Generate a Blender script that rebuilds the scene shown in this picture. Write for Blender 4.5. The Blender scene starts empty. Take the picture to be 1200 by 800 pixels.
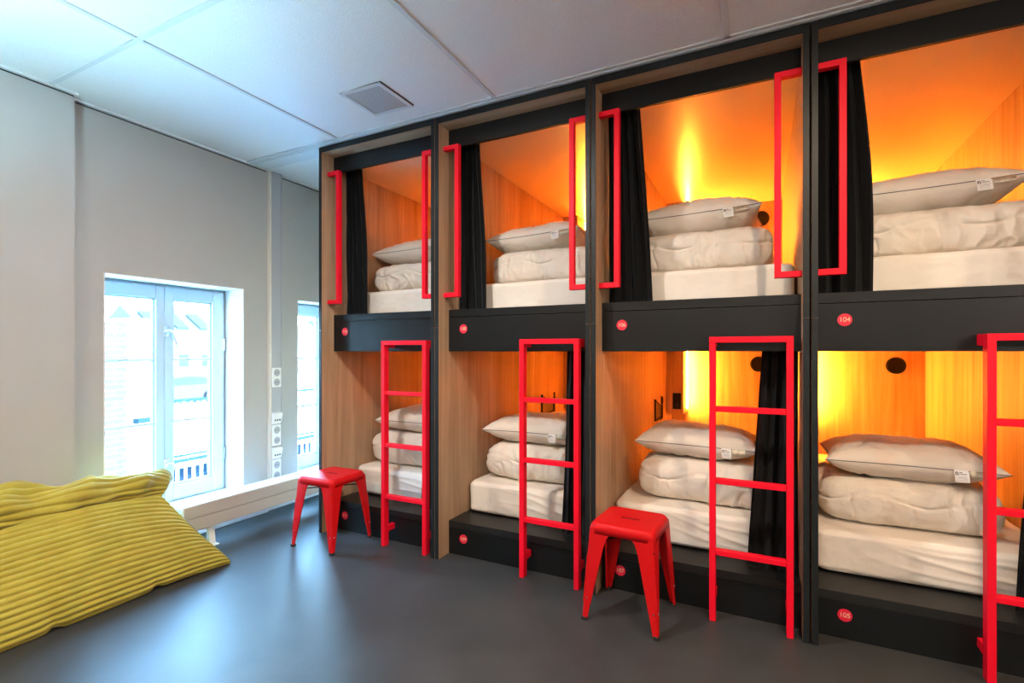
import bpy, bmesh, math, random
import numpy as np
from mathutils import Vector, Matrix, noise
random.seed(7)
PI = math.pi
C = bpy.context.scene.collection
SC = bpy.context.scene

# ---------------------------------------------------------------- helpers
def MATNEW(name):
    m = bpy.data.materials.new(name); m.use_nodes = True
    nt = m.node_tree; b = nt.nodes['Principled BSDF']
    return m, nt, b

def mat(name, col, rough=0.5, metal=0.0, spec=0.5, var=0.0, vscale=20.0, bump=0.0, bscale=200.0, sheen=0.0, coat=0.0):
    m, nt, b = MATNEW(name)
    b.inputs['Base Color'].default_value = (*col, 1)
    b.inputs['Roughness'].default_value = rough
    b.inputs['Metallic'].default_value = metal
    b.inputs['Specular IOR Level'].default_value = spec
    if sheen: b.inputs['Sheen Weight'].default_value = sheen
    if coat:
        b.inputs['Coat Weight'].default_value = coat
        b.inputs['Coat Roughness'].default_value = 0.15
    tc = nt.nodes.new('ShaderNodeTexCoord')
    if var:
        n = nt.nodes.new('ShaderNodeTexNoise'); n.inputs['Scale'].default_value = vscale; n.inputs['Detail'].default_value = 4
        nt.links.new(tc.outputs['Object'], n.inputs['Vector'])
        r = nt.nodes.new('ShaderNodeValToRGB')
        r.color_ramp.elements[0].position = 0.3; r.color_ramp.elements[1].position = 0.7
        r.color_ramp.elements[0].color = (*[c*(1-var) for c in col], 1)
        r.color_ramp.elements[1].color = (*[min(1, c*(1+var)) for c in col], 1)
        nt.links.new(n.outputs['Fac'], r.inputs['Fac']); nt.links.new(r.outputs['Color'], b.inputs['Base Color'])
    if bump:
        n = nt.nodes.new('ShaderNodeTexNoise'); n.inputs['Scale'].default_value = bscale; n.inputs['Detail'].default_value = 3
        nt.links.new(tc.outputs['Object'], n.inputs['Vector'])
        bp = nt.nodes.new('ShaderNodeBump'); bp.inputs['Strength'].default_value = bump; bp.inputs['Distance'].default_value = 0.01
        nt.links.new(n.outputs['Fac'], bp.inputs['Height']); nt.links.new(bp.outputs['Normal'], b.inputs['Normal'])
    return m

def wood(name, scale, dark=(0.30, 0.185, 0.105), light=(0.52, 0.36, 0.225)):
    m, nt, b = MATNEW(name)
    b.inputs['Roughness'].default_value = 0.5
    b.inputs['Specular IOR Level'].default_value = 0.35
    g = nt.nodes.new('ShaderNodeNewGeometry')
    mp = nt.nodes.new('ShaderNodeMapping'); mp.inputs['Scale'].default_value = scale
    nt.links.new(g.outputs['Position'], mp.inputs['Vector'])
    n = nt.nodes.new('ShaderNodeTexNoise'); n.inputs['Scale'].default_value = 1.0; n.inputs['Detail'].default_value = 8; n.inputs['Roughness'].default_value = 0.62; n.inputs['Distortion'].default_value = 0.6
    nt.links.new(mp.outputs['Vector'], n.inputs['Vector'])
    mp2 = nt.nodes.new('ShaderNodeMapping'); mp2.inputs['Scale'].default_value = tuple(s*0.18 for s in scale)
    nt.links.new(g.outputs['Position'], mp2.inputs['Vector'])
    n2 = nt.nodes.new('ShaderNodeTexNoise'); n2.inputs['Scale'].default_value = 1.0; n2.inputs['Detail'].default_value = 3; n2.inputs['Distortion'].default_value = 1.2
    nt.links.new(mp2.outputs['Vector'], n2.inputs['Vector'])
    mx = nt.nodes.new('ShaderNodeMath'); mx.operation = 'MULTIPLY_ADD'; mx.inputs[1].default_value = 0.62
    m3 = nt.nodes.new('ShaderNodeMath'); m3.operation = 'MULTIPLY'; m3.inputs[1].default_value = 0.38
    nt.links.new(n2.outputs['Fac'], m3.inputs[0]); nt.links.new(n.outputs['Fac'], mx.inputs[0]); nt.links.new(m3.outputs[0], mx.inputs[2])
    r = nt.nodes.new('ShaderNodeValToRGB')
    r.color_ramp.elements[0].position = 0.34; r.color_ramp.elements[0].color = (*dark, 1)
    r.color_ramp.elements[1].position = 0.66; r.color_ramp.elements[1].color = (*light, 1)
    nt.links.new(mx.outputs[0], r.inputs['Fac']); nt.links.new(r.outputs['Color'], b.inputs['Base Color'])
    bp = nt.nodes.new('ShaderNodeBump'); bp.inputs['Strength'].default_value = 0.12; bp.inputs['Distance'].default_value = 0.003
    nt.links.new(n.outputs['Fac'], bp.inputs['Height']); nt.links.new(bp.outputs['Normal'], b.inputs['Normal'])
    return m

def emit(name, col, s):
    m = bpy.data.materials.new(name); m.use_nodes = True; nt = m.node_tree; nt.nodes.clear()
    e = nt.nodes.new('ShaderNodeEmission'); o = nt.nodes.new('ShaderNodeOutputMaterial')
    e.inputs['Color'].default_value = (*col, 1); e.inputs['Strength'].default_value = s
    nt.links.new(e.outputs[0], o.inputs[0]); return m

M = {}
M['wood'] = wood('oak_vertical', (34, 34, 1.5))
M['woodh'] = wood('oak_horizontal', (1.5, 34, 34))
M['black'] = mat('black_laminate', (0.0045, 0.006, 0.007), 0.42, spec=0.30, bump=0.03, bscale=500)
M['blackedge'] = mat('black_edge_band', (0.009, 0.012, 0.014), 0.45, spec=0.3)
M['ledge'] = mat('black_ledge_laminate', (0.010, 0.011, 0.0115), 0.45, spec=0.4, bump=0.03, bscale=500)
M['red'] = mat('red_powder_coat', (0.78, 0.004, 0.022), 0.5, spec=0.2, bump=0.02, bscale=700)
M['stoolred'] = mat('red_gloss_paint', (0.54, 0.006, 0.008), 0.46, spec=0.14, bump=0.015, bscale=300)
M['darkmetal'] = mat('dark_metal', (0.02, 0.02, 0.022), 0.4, metal=0.6)
M['rubber'] = mat('black_rubber', (0.015, 0.015, 0.015), 0.7)
M['curtain'] = mat('black_curtain_cloth', (0.005, 0.0065, 0.008), 0.9, spec=0.15, sheen=0.06, bump=0.08, bscale=600)
M['linen'] = mat('white_linen', (0.76, 0.71, 0.635), 0.85, spec=0.15, bump=0.55, bscale=32)
M['sheet'] = mat('white_sheet', (0.78, 0.735, 0.665), 0.85, spec=0.15, bump=0.32, bscale=22)
M['piping'] = mat('grey_piping', (0.10, 0.10, 0.11), 0.7)
M['tag'] = mat('white_tag', (0.85, 0.85, 0.85), 0.6)
M['ink'] = mat('black_ink', (0.01, 0.01, 0.01), 0.6)
M['inkgrey'] = mat('grey_ink', (0.35, 0.35, 0.35), 0.6)
M['silver'] = mat('silver_label', (0.5, 0.46, 0.36), 0.35, metal=0.5, var=0.3, vscale=60)
M['laminate'] = mat('pale_laminate', (0.76, 0.60, 0.42), 0.30, spec=0.5)
M['led'] = emit('warm_led', (1.0, 0.30, 0.028), 980)
M['signred'] = mat('sign_red', (0.75, 0.012, 0.05), 0.4)
M['cream'] = mat('sign_cream', (0.85, 0.62, 0.42), 0.5)
M['wall'] = mat('painted_wall', (0.43, 0.425, 0.41), 0.75, var=0.02, vscale=3, bump=0.05, bscale=220)
M['reveal'] = mat('white_reveal_paint', (0.82, 0.82, 0.80), 0.6)
M['ceil'] = mat('ceiling_tile', (0.78, 0.78, 0.77), 0.85, var=0.03, vscale=90, bump=0.25, bscale=160)
M['tbar'] = mat('ceiling_t_bar', (0.62, 0.64, 0.65), 0.55)
M['gap'] = mat('dark_shadow_gap', (0.02, 0.02, 0.02), 0.8)
M['white'] = mat('white_gloss_paint', (0.80, 0.82, 0.82), 0.35, spec=0.5)
M['cremepaint'] = mat('cream_paint', (0.72, 0.68, 0.60), 0.5)
M['trunk'] = mat('grey_anodised_trunking', (0.42, 0.43, 0.46), 0.45, metal=0.2)
M['winpaint'] = mat('pale_blue_grey_window_paint', (0.50, 0.63, 0.69), 0.4)
M['plastic'] = mat('white_plastic', (0.80, 0.80, 0.79), 0.35)
M['chrome'] = mat('satin_steel', (0.62, 0.64, 0.66), 0.3, metal=1.0)
M['radiator'] = mat('radiator_enamel', (0.46, 0.42, 0.40), 0.4)
M['brass'] = mat('brass', (0.7, 0.5, 0.25), 0.3, metal=1.0)
M['vent'] = mat('black_vent_plastic', (0.004, 0.004, 0.004), 0.6, spec=0.2)

def floor_mat():
    m, nt, b = MATNEW('dark_linoleum')
    tc = nt.nodes.new('ShaderNodeTexCoord')
    n = nt.nodes.new('ShaderNodeTexNoise'); n.inputs['Scale'].default_value = 3.0; n.inputs['Detail'].default_value = 9; n.inputs['Roughness'].default_value = 0.65; n.inputs['Distortion'].default_value = 0.4
    nt.links.new(tc.outputs['Object'], n.inputs['Vector'])
    r = nt.nodes.new('ShaderNodeValToRGB'); r.color_ramp.elements[0].position = 0.3; r.color_ramp.elements[1].position = 0.72
    r.color_ramp.elements[0].color = (0.024, 0.026, 0.026, 1); r.color_ramp.elements[1].color = (0.046, 0.047, 0.046, 1)
    nt.links.new(n.outputs['Fac'], r.inputs['Fac']); nt.links.new(r.outputs['Color'], b.inputs['Base Color'])
    r2 = nt.nodes.new('ShaderNodeMapRange'); r2.inputs['To Min'].default_value = 0.40; r2.inputs['To Max'].default_value = 0.52
    nt.links.new(n.outputs['Fac'], r2.inputs['Value']); nt.links.new(r2.outputs['Result'], b.inputs['Roughness'])
    n3 = nt.nodes.new('ShaderNodeTexNoise'); n3.inputs['Scale'].default_value = 260
    nt.links.new(tc.outputs['Object'], n3.inputs['Vector'])
    bp = nt.nodes.new('ShaderNodeBump'); bp.inputs['Strength'].default_value = 0.05; bp.inputs['Distance'].default_value = 0.004
    nt.links.new(n3.outputs['Fac'], bp.inputs['Height']); nt.links.new(bp.outputs['Normal'], b.inputs['Normal'])
    return m
M['floor'] = floor_mat()

def cord_mat():
    m, nt, b = MATNEW('lime_ribbed_corduroy')
    b.inputs['Roughness'].default_value = 0.75; b.inputs['Sheen Weight'].default_value = 0.35
    b.inputs['Specular IOR Level'].default_value = 0.25
    tc = nt.nodes.new('ShaderNodeTexCoord')
    n = nt.nodes.new('ShaderNodeTexNoise'); n.inputs['Scale'].default_value = 9; n.inputs['Detail'].default_value = 5
    nt.links.new(tc.outputs['Object'], n.inputs['Vector'])
    r = nt.nodes.new('ShaderNodeValToRGB'); r.color_ramp.elements[0].position = 0.3; r.color_ramp.elements[1].position = 0.75
    r.color_ramp.elements[0].color = (0.36, 0.30, 0.034, 1); r.color_ramp.elements[1].color = (0.45, 0.385, 0.055, 1)
    nt.links.new(n.outputs['Fac'], r.inputs['Fac']); nt.links.new(r.outputs['Color'], b.inputs['Base Color'])
    n3 = nt.nodes.new('ShaderNodeTexNoise'); n3.inputs['Scale'].default_value = 300
    nt.links.new(tc.outputs['Object'], n3.inputs['Vector'])
    bp = nt.nodes.new('ShaderNodeBump'); bp.inputs['Strength'].default_value = 0.3; bp.inputs['Distance'].default_value = 0.003
    nt.links.new(n3.outputs['Fac'], bp.inputs['Height']); nt.links.new(bp.outputs['Normal'], b.inputs['Normal'])
    return m
M['cord'] = cord_mat()

def glass_mat():
    m = bpy.data.materials.new('window_glass'); m.use_nodes = True; nt = m.node_tree; nt.nodes.clear()
    t = nt.nodes.new('ShaderNodeBsdfTransparent'); g = nt.nodes.new('ShaderNodeBsdfGlossy'); g.inputs['Roughness'].default_value = 0.02
    f = nt.nodes.new('ShaderNodeFresnel'); f.inputs['IOR'].default_value = 1.45
    mx = nt.nodes.new('ShaderNodeMixShader'); o = nt.nodes.new('ShaderNodeOutputMaterial')
    ge = nt.nodes.new('ShaderNodeNewGeometry'); iv = nt.nodes.new('ShaderNodeMath'); iv.operation = 'SUBTRACT'; iv.inputs[0].default_value = 1.0
    ml = nt.nodes.new('ShaderNodeMath'); ml.operation = 'MULTIPLY'
    nt.links.new(ge.outputs['Backfacing'], iv.inputs[1]); nt.links.new(f.outputs[0], ml.inputs[0]); nt.links.new(iv.outputs[0], ml.inputs[1])
    nt.links.new(ml.outputs[0], mx.inputs[0]); nt.links.new(t.outputs[0], mx.inputs[1]); nt.links.new(g.outputs[0], mx.inputs[2]); nt.links.new(mx.outputs[0], o.inputs[0])
    return m
M['glass'] = glass_mat()

def brick_mat():
    m, nt, b = MATNEW('outdoor_brick')
    g = nt.nodes.new('ShaderNodeNewGeometry')
    sp = nt.nodes.new('ShaderNodeSeparateXYZ'); cb = nt.nodes.new('ShaderNodeCombineXYZ')
    nt.links.new(g.outputs['Position'], sp.inputs[0]); nt.links.new(sp.outputs['Y'], cb.inputs['X']); nt.links.new(sp.outputs['Z'], cb.inputs['Y'])
    br = nt.nodes.new('ShaderNodeTexBrick'); br.inputs['Scale'].default_value = 1.0
    br.inputs['Brick Width'].default_value = 0.22; br.inputs['Row Height'].default_value = 0.07; br.inputs['Mortar Size'].default_value = 0.008
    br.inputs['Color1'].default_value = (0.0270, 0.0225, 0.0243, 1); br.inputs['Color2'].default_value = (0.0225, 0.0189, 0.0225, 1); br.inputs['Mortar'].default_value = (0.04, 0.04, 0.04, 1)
    nt.links.new(cb.outputs[0], br.inputs['Vector']); nt.links.new(br.outputs['Color'], b.inputs['Base Color'])
    b.inputs['Roughness'].default_value = 0.9; b.inputs['Specular IOR Level'].default_value = 0.0
    return m
M['brick'] = brick_mat()

def perf_mat():
    m, nt, b = MATNEW('perforated_grille')
    tc = nt.nodes.new('ShaderNodeTexCoord')
    v = nt.nodes.new('ShaderNodeTexVoronoi'); v.inputs['Scale'].default_value = 130; v.inputs['Randomness'].default_value = 0.0
    nt.links.new(tc.outputs['Object'], v.inputs['Vector'])
    r = nt.nodes.new('ShaderNodeValToRGB'); r.color_ramp.elements[0].position = 0.28; r.color_ramp.elements[1].position = 0.42
    r.color_ramp.elements[0].color = (0.05, 0.05, 0.05, 1); r.color_ramp.elements[1].color = (0.50, 0.50, 0.50, 1)
    nt.links.new(v.outputs['Distance'], r.inputs['Fac']); nt.links.new(r.outputs['Color'], b.inputs['Base Color'])
    b.inputs['Roughness'].default_value = 0.5
    return m
M['perf'] = perf_mat()

def box(bm, x0, x1, y0, y1, z0, z1):
    vs = [bm.verts.new((x, y, z)) for z in (z0, z1) for y in (y0, y1) for x in (x0, x1)]
    for f in ((0, 2, 3, 1), (4, 5, 7, 6), (0, 1, 5, 4), (2, 6, 7, 3), (0, 4, 6, 2), (1, 3, 7, 5)):
        bm.faces.new([vs[i] for i in f])
def cyl(bm, p0, p1, r0, r1=None, n=16, caps=True):
    if r1 is None: r1 = r0
    p0 = Vector(p0); p1 = Vector(p1); d = (p1-p0).normalized()
    a = d.orthogonal().normalized(); b = d.cross(a)
    A = [bm.verts.new(p0 + a*r0*math.cos(2*PI*i/n) + b*r0*math.sin(2*PI*i/n)) for i in range(n)]
    B = [bm.verts.new(p1 + a*r1*math.cos(2*PI*i/n) + b*r1*math.sin(2*PI*i/n)) for i in range(n)]
    for i in range(n):
        bm.faces.new((A[i], A[(i+1) % n], B[(i+1) % n], B[i]))
    if caps: bm.faces.new(A[::-1]); bm.faces.new(B)
def prism(bm, pts, axis, a0, a1):
    """extrude a 2-D outline along axis (0,1,2); pts give the other two coordinates in order"""
    def P(p, a):
        if axis == 0: return (a, p[0], p[1])
        if axis == 1: return (p[0], a, p[1])
        return (p[0], p[1], a)
    A = [bm.verts.new(P(p, a0)) for p in pts]; B = [bm.verts.new(P(p, a1)) for p in pts]
    n = len(pts)
    bm.faces.new(A[::-1]); bm.faces.new(B)
    for i in range(n): bm.faces.new((A[i], A[(i+1) % n], B[(i+1) % n], B[i]))

def obj(name, bm, m, parent=None, bevel=0.0, smooth=False, seg=2, loc=None):
    bmesh.ops.recalc_face_normals(bm, faces=bm.faces[:])
    me = bpy.data.meshes.new(name); bm.to_mesh(me); bm.free()
    me.materials.append(m)
    o = bpy.data.objects.new(name, me); C.objects.link(o)
    if parent is not None: o.parent = parent
    if loc is not None: o.location = loc
    if bevel:
        md = o.modifiers.new('bevel', 'BEVEL'); md.width = bevel; md.segments = seg; md.limit_method = 'ANGLE'; md.angle_limit = math.radians(40)
        for p in me.polygons: p.use_smooth = True
        md.harden_normals = True
    elif smooth:
        for p in me.polygons: p.use_smooth = True
    return o
def B(name, b, m, parent=None, bevel=0.0, **k):
    bm = bmesh.new()
    if isinstance(b[0], (int, float)): b = [b]
    for q in b: box(bm, *q)
    return obj(name, bm, m, parent, bevel, **k)
def empty(name, loc=(0, 0, 0), rz=0.0, parent=None):
    o = bpy.data.objects.new(name, None); C.objects.link(o); o.location = loc; o.rotation_euler = (0, 0, rz); o.empty_display_size = 0.1
    if parent is not None: o.parent = parent
    return o
def tag(o, label, cat, group=None):
    o['label'] = label; o['category'] = cat
    if group: o['group'] = group
    return o
def struct(o):
    o['kind'] = 'structure'; return o
def npmesh(name, V, F, m, parent=None, smooth=True):
    me = bpy.data.meshes.new(name); me.from_pydata([tuple(map(float, v)) for v in V], [], [tuple(map(int, f)) for f in F]); me.update()
    me.materials.append(m)
    if smooth:
        for p in me.polygons: p.use_smooth = True
    o = bpy.data.objects.new(name, me); C.objects.link(o)
    if parent is not None: o.parent = parent
    return o
def tube(bm, pts, r, n=8, closed=False):
    pts = [Vector(p) for p in pts]; rings = []
    N = len(pts)
    for i, p in enumerate(pts):
        if closed: d = pts[(i+1) % N]-pts[i-1]
        else: d = pts[min(i+1, N-1)]-pts[max(i-1, 0)]
        d.normalize()
        up = Vector((0, 0, 1)) if abs(d.z) < 0.9 else Vector((0, 1, 0))
        a = d.cross(up).normalized(); b = a.cross(d)
        rings.append([bm.verts.new(p + a*r*math.cos(2*PI*k/n) + b*r*math.sin(2*PI*k/n)) for k in range(n)])
    for i in range(N if closed else N-1):
        A = rings[i]; Bq = rings[(i+1) % N]
        for k in range(n): bm.faces.new((A[k], A[(k+1) % n], Bq[(k+1) % n], Bq[k]))
    if not closed: bm.faces.new(rings[0][::-1]); bm.faces.new(rings[-1])

# ---------------------------------------------------------------- room shell
CEIL = 2.64
XB, XA, XT = -3.42, -3.34, -3.44       # window wall, thicker part, wall by the second window
XG = -3.64                              # window plane
XO = -3.76
XR, YB, YF = 3.7, -4.4, 2.47
struct(B('floor', (XO, XR+0.15, YB-0.15, YF+0.15, -0.12, 0), M['floor']))
struct(B('ceiling', (XO, XR+0.15, YB-0.15, YF+0.15, CEIL+0.006, CEIL+0.12), M['ceil']))
WT = 2.622
W1 = (-0.932, -0.058, 0.19, 1.70)
W2 = (0.435, 1.30, 0.19, 1.665)
bl = [(XO, XA, YB, -1.10, 0, WT),
      (XO, XB, -1.10, W1[0], 0, WT), (XO, XB, W1[0], W1[1], 0, W1[2]), (XO, XB, W1[0], W1[1], W1[3], WT),
      (XO, XB, W1[1], 0.14, 0, WT), (XO, XT, 0.14, W2[0], 0, WT),
      (XO, XT, W2[0], W2[1], 0, W2[2]), (XO, XT, W2[0], W2[1], W2[3], WT), (XO, XT, W2[1], YF, 0, WT)]
struct(B('wall_left', bl, M['wall']))
struct(B('wall_back', (XO, XR, YB-0.15, YB, 0, CEIL+0.006), M['wall']))
struct(B('wall_front', (XO, XR, YF, YF+0.15, 0, CEIL+0.006), M['wall']))
struct(B('wall_right', (XR, XR+0.15, YB-0.15, YF+0.15, 0, CEIL+0.006), M['wall']))
# solid dark strip painted as the shaded gap above the wall; white L trim
struct(B('gap_shade', [(XO, XA-0.012, YB, -1.10, WT, CEIL+0.006), (XO, XB-0.012, -1.10, 0.14, WT, CEIL+0.006), (XO, XT-0.012, 0.14, YF, WT, CEIL+0.006)], M['gap']))
struct(B('trim_2', [(XA-0.012, XA+0.012, YB, -1.088, CEIL-0.006, CEIL+0.005), (XB-0.012, XB+0.014, -1.088, 0.14, CEIL-0.006, CEIL+0.005),
                    (XT-0.012, XT+0.014, 0.14, YF, CEIL-0.006, CEIL+0.005)], M['white']))
gb = []
for x in (-2.507, -1.323, -0.137, 1.05, 2.24, 3.4):
    gb.append((x-0.012, x+0.012, YB, -0.03, CEIL-0.002, CEIL+0.005))
gb.append((-2.519, -2.495, -0.03, YF, CEIL-0.002, CEIL+0.005))
for y in (-3.6, -2.4, -1.205):
    gb.append((XB, XR, y-0.012, y+0.012, CEIL-0.0015, CEIL+0.0055))
gb.append((XB, XR, -0.045, -0.022, CEIL-0.002, CEIL+0.005))
gb.append((XT, XR, -0.022, -0.003, CEIL-0.006, CEIL+0.005))
gb.append((XT, -2.72, 0.01, 0.13, CEIL-0.002, CEIL+0.0055))
gb.append((XT, -2.72, 1.16, 1.18, CEIL-0.002, CEIL+0.0055))
struct(B('trim_3', gb, M['tbar']))
struct(B('baseboard_left', [(XB, XB+0.014, -1.10, 0.14, 0, 0.075), (XA, XA+0.014, YB, -1.10, 0, 0.075), (XT, XT+0.014, 0.14, YF, 0, 0.075)], M['white'], bevel=0.003))
# white reveal linings round both windows
def lining(n, w, xw):
    y0, y1, z0, z1 = w
    struct(B(n, [(XG+0.02, xw+0.002, y0, y0+0.006, z0, z1), (XG+0.02, xw+0.002, y1-0.006, y1, z0, z1),
                 (XG+0.02, xw+0.002, y0, y1, z1-0.006, z1), (XG+0.02, xw+0.02, y0, y1, z0, z0+0.02)], M['reveal']))
lining('trim_4', W1, XB); lining('trim_5', W2, XT)
# column beside the window: cream side, aluminium cable trunking
struct(B('trim_6', (XT, -3.392, 0.14, 0.155, 0.2, 2.632), M['cremepaint']))
struct(B('trim_7', [(XT, -3.388, 0.155, 0.236, 0.2, 2.632), (XT, -3.384, 0.236, 0.242, 0.2, 2.632)], M['trunk'], bevel=0.001))

# ---------------------------------------------------------------- windows
def window(n, w, detail=True):
    y0, y1, z0, z1 = w
    y0 += 0.006; y1 -= 0.006; z0 += 0.02; z1 -= 0.006
    root = empty(n, (XG, (y0+y1)/2, z0)); struct(root); root['label'] = 'white timber casement window with two tall three-pane leaves'
    ox, oy, oz = XG, (y0+y1)/2, z0
    def LB(name, bl, m, par, bevel=0.0):
        if isinstance(bl[0], (int, float)): bl = [bl]
        return B(name, [(a-ox, b-ox, c-oy, d-oy, e-oz, f-oz) for a, b, c, d, e, f in bl], m, par, bevel)
    LB('window_frame', [(XG-0.08, XG+0.0, y0-0.02, y0+0.014, z0, z1), (XG-0.08, XG+0.0, y1-0.016, y1+0.02, z0, z1),
                        (XG-0.08, XG+0.0, y0, y1, z1-0.014, z1+0.03), (XG-0.08, XG+0.0, y0, y1, z0-0.03, z0+0.004)], M['winpaint'], root, 0.003)
    ym = (y0+y1)/2
    for k, (a, b) in enumerate(((y0+0.016, ym-0.0015), (ym+0.0015, y1-0.018))):
        so = (0.066, 0.052) if k == 0 else (0.054, 0.082)
        gz0, gz1 = z0+0.105, z1-0.098
        ga, gb_ = a+so[0], b-so[1]
        xs0, xs1 = XG-0.03, XG+0.022
        s = LB('sash', [(xs0, xs1, a, ga, z0+0.007, z1-0.017), (xs0, xs1, gb_, b, z0+0.007, z1-0.017),
                        (xs0, xs1, ga, gb_, z0+0.007, gz0), (xs0, xs1, ga, gb_, gz1, z1-0.017)], M['winpaint'], root, 0.003)
        # glazing bead step
        LB('glazing_bead', [(XG-0.018, XG+0.008, ga, ga+0.014, gz0, gz1), (XG-0.018, XG+0.008, gb_-0.014, gb_, gz0, gz1),
                            (XG-0.018, XG+0.008, ga, gb_, gz0, gz0+0.012), (XG-0.018, XG+0.008, ga, gb_, gz1-0.012, gz1)], M['winpaint'], s, 0.002)
        for z in (1.182, 0.757):
            LB('muntin', (XG-0.016, XG+0.014, ga, gb_, z-0.009, z+0.009), M['winpaint'], s, 0.003)
        LB('pane', (XG-0.006, XG-0.002, ga, gb_, gz0, gz1), M['glass'], s)
        yh = b+0.002 if k == 1 else a-0.002
        for z in (1.29, 0.475):
            bm = bmesh.new(); cyl(bm, (XG+0.026-ox, yh-oy, z-0.045-oz), (XG+0.026-ox, yh-oy, z+0.045-oz), 0.007, n=12)
            box(bm, XG+0.020-ox, XG+0.024-ox, yh-0.02-oy, yh+0.02-oy, z-0.04-oz, z+0.04-oz)
            obj('hinge', bm, M['chrome'], s)
        if k == 1:
            bm = bmesh.new(); X, Y, Z = XG+0.022-ox, a+0.02-oy, 1.375-oz
            cyl(bm, (X, Y-0.01, Z), (X+0.035, Y-0.01, Z), 0.012, n=16)
            box(bm, X, X+0.006, Y-0.028, Y+0.008, Z-0.035, Z+0.035)
            tube(bm, [(X+0.033, Y-0.012, Z+0.006), (X+0.036, Y+0.006, Z-0.005), (X+0.036, Y+0.026, Z-0.05), (X+0.034, Y+0.044, Z-0.115)], 0.0075, 10)
            obj('handle', bm, M['chrome'], s, 0, True)
            bm = bmesh.new(); Z = 0.47-oz
            cyl(bm, (X, Y-0.015, Z), (X+0.04, Y-0.015, Z), 0.013, n=16); box(bm, X, X+0.006, Y-0.03, Y+0.012, Z-0.03, Z+0.04)
            tube(bm, [(X+0.03, Y-0.02, Z+0.012), (X+0.04, Y+0.01, Z-0.0), (X+0.038, Y+0.03, Z-0.03)], 0.009, 10)
            obj('latch', bm, M['chrome'], s, 0, True)
    return root
window('window_1', W1); window('window_2', W2)

# ---------------------------------------------------------------- sockets and switches on the trunking
def socket(z0, z1, label):
    zc = (z0+z1)/2
    t = empty('double_socket', (-3.384, 0.189, zc)); tag(t, label, 'power socket', 'double sockets on the trunking')
    h = (z1-z0)/2
    B('plate', (-0.001, 0.010, -0.038, 0.038, -h, h), M['plastic'], t, 0.002)
    for s in (-1, 1):
        bm = bmesh.new(); zz = s*h*0.5
        R_, r_ = 0.024, 0.019
        n = 28
        ring = []
        for (x, r) in ((0.0105, R_+0.004), (0.0125, R_+0.003), (0.0125, R_), (0.0108, r_), (0.0108, 0.0)):
            if r == 0: ring.append(bm.verts.new((x, 0, zz)))
            else: ring.append([bm.verts.new((x, r*math.cos(2*PI*i/n), zz+r*math.sin(2*PI*i/n))) for i in range(n)])
        for a in range(3):
            for i in range(n): bm.faces.new((ring[a][i], ring[a][(i+1) % n], ring[a+1][(i+1) % n], ring[a+1][i]))
        for i in range(n): bm.faces.new((ring[3][i], ring[3][(i+1) % n], ring[4]))
        o = obj('outlet', bm, M['trunk'], t)
        bm = bmesh.new()
        for yy in (-0.009, 0.009): cyl(bm, (0.0105, yy, zz), (0.0114, yy, zz), 0.0035, n=10)
        obj('pin_hole', bm, M['vent'], o)
def switchbox(z0, z1, label):
    t = empty('network_outlet', (-3.384, 0.189, (z0+z1)/2)); tag(t, label, 'network outlet', 'outlets with slanted hood on the trunking')
    h = (z1-z0)/2
    bm = bmesh.new(); prism(bm, [(-0.001, -h), (0.010, -h), (0.010, -h+0.008), (0.030, h-0.022), (0.026, h-0.006), (0.010, h), (-0.001, h)], 1, -0.038, 0.038)
    # prism along y takes (x,z)
    obj('hood', bm, M['plastic'], t, 0.002)
    bm = bmesh.new()
    for yy in (-0.02, 0.0, 0.02):
        zz = -h+0.030; xx = 0.0168
        box(bm, xx-0.002, xx+0.003, yy-0.005, yy+0.005, zz-0.006, zz+0.006)
    obj('port', bm, M['ink'], t)
socket(0.962, 1.112, 'white double socket on the trunking, topmost, standing apart from the rest')
switchbox(0.676, 0.766, 'white hooded outlet with three dark ports, the upper of the two')
socket(0.508, 0.668, 'white double socket between the two hooded outlets on the trunking')
switchbox(0.406, 0.496, 'white hooded outlet with three dark ports, the lower of the two')
socket(0.236, 0.398, 'white double socket lowest on the trunking, just above the radiator')

# ---------------------------------------------------------------- low radiator under the windows
rad = empty('radiator', (-3.19, 0.3, 0)); tag(rad, 'long low white radiator with a grooved front under the windows', 'radiator')
ry0, ry1 = -0.66-0.3, 1.55-0.3
B('radiator_front', [(0.050, 0.070, ry0, ry1, 0.130, 0.208), (0.050, 0.070, ry0, ry1, 0.212, 0.284), (0.046, 0.060, ry0, ry1, 0.2, 0.22)], M['radiator'], rad, 0.002)
B('radiator_top', (-0.075, 0.072, ry0, ry1, 0.284, 0.294), M['white'], rad, 0.002)
B('radiator_body', (-0.07, 0.048, ry0+0.012, ry1, 0.135, 0.283), M['white'], rad)
B('end_cap', (-0.075, 0.071, ry0-0.006, ry0+0.008, 0.13, 0.2845), M['white'], rad, 0.003)
bm = bmesh.new(); cyl(bm, (0.015, ry0-0.006, 0.235), (0.015, ry0-0.03, 0.235), 0.014, n=16); cyl(bm, (0.015, ry0-0.03, 0.235), (0.015, ry0-0.036, 0.235), 0.009, n=16)
obj('valve', bm, M['brass'], rad)
for yy, full in ((-0.465-0.3, True), (1.2-0.3, True)):
    bm = bmesh.new()
    prism(bm, [(-0.03+0.045, 0.004), (0.03+0.02, 0.004), (0.014+0.02, 0.13), (-0.014+0.03, 0.13)], 1, yy-0.02, yy+0.02)
    box(bm, -0.02, 0.07, yy-0.032, yy+0.032, 0, 0.006)
    box(bm, -0.06, 0.05, yy-0.02, yy+0.02, 0.118, 0.136)
    obj('leg', bm, M['white'], rad, 0.002)
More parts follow.
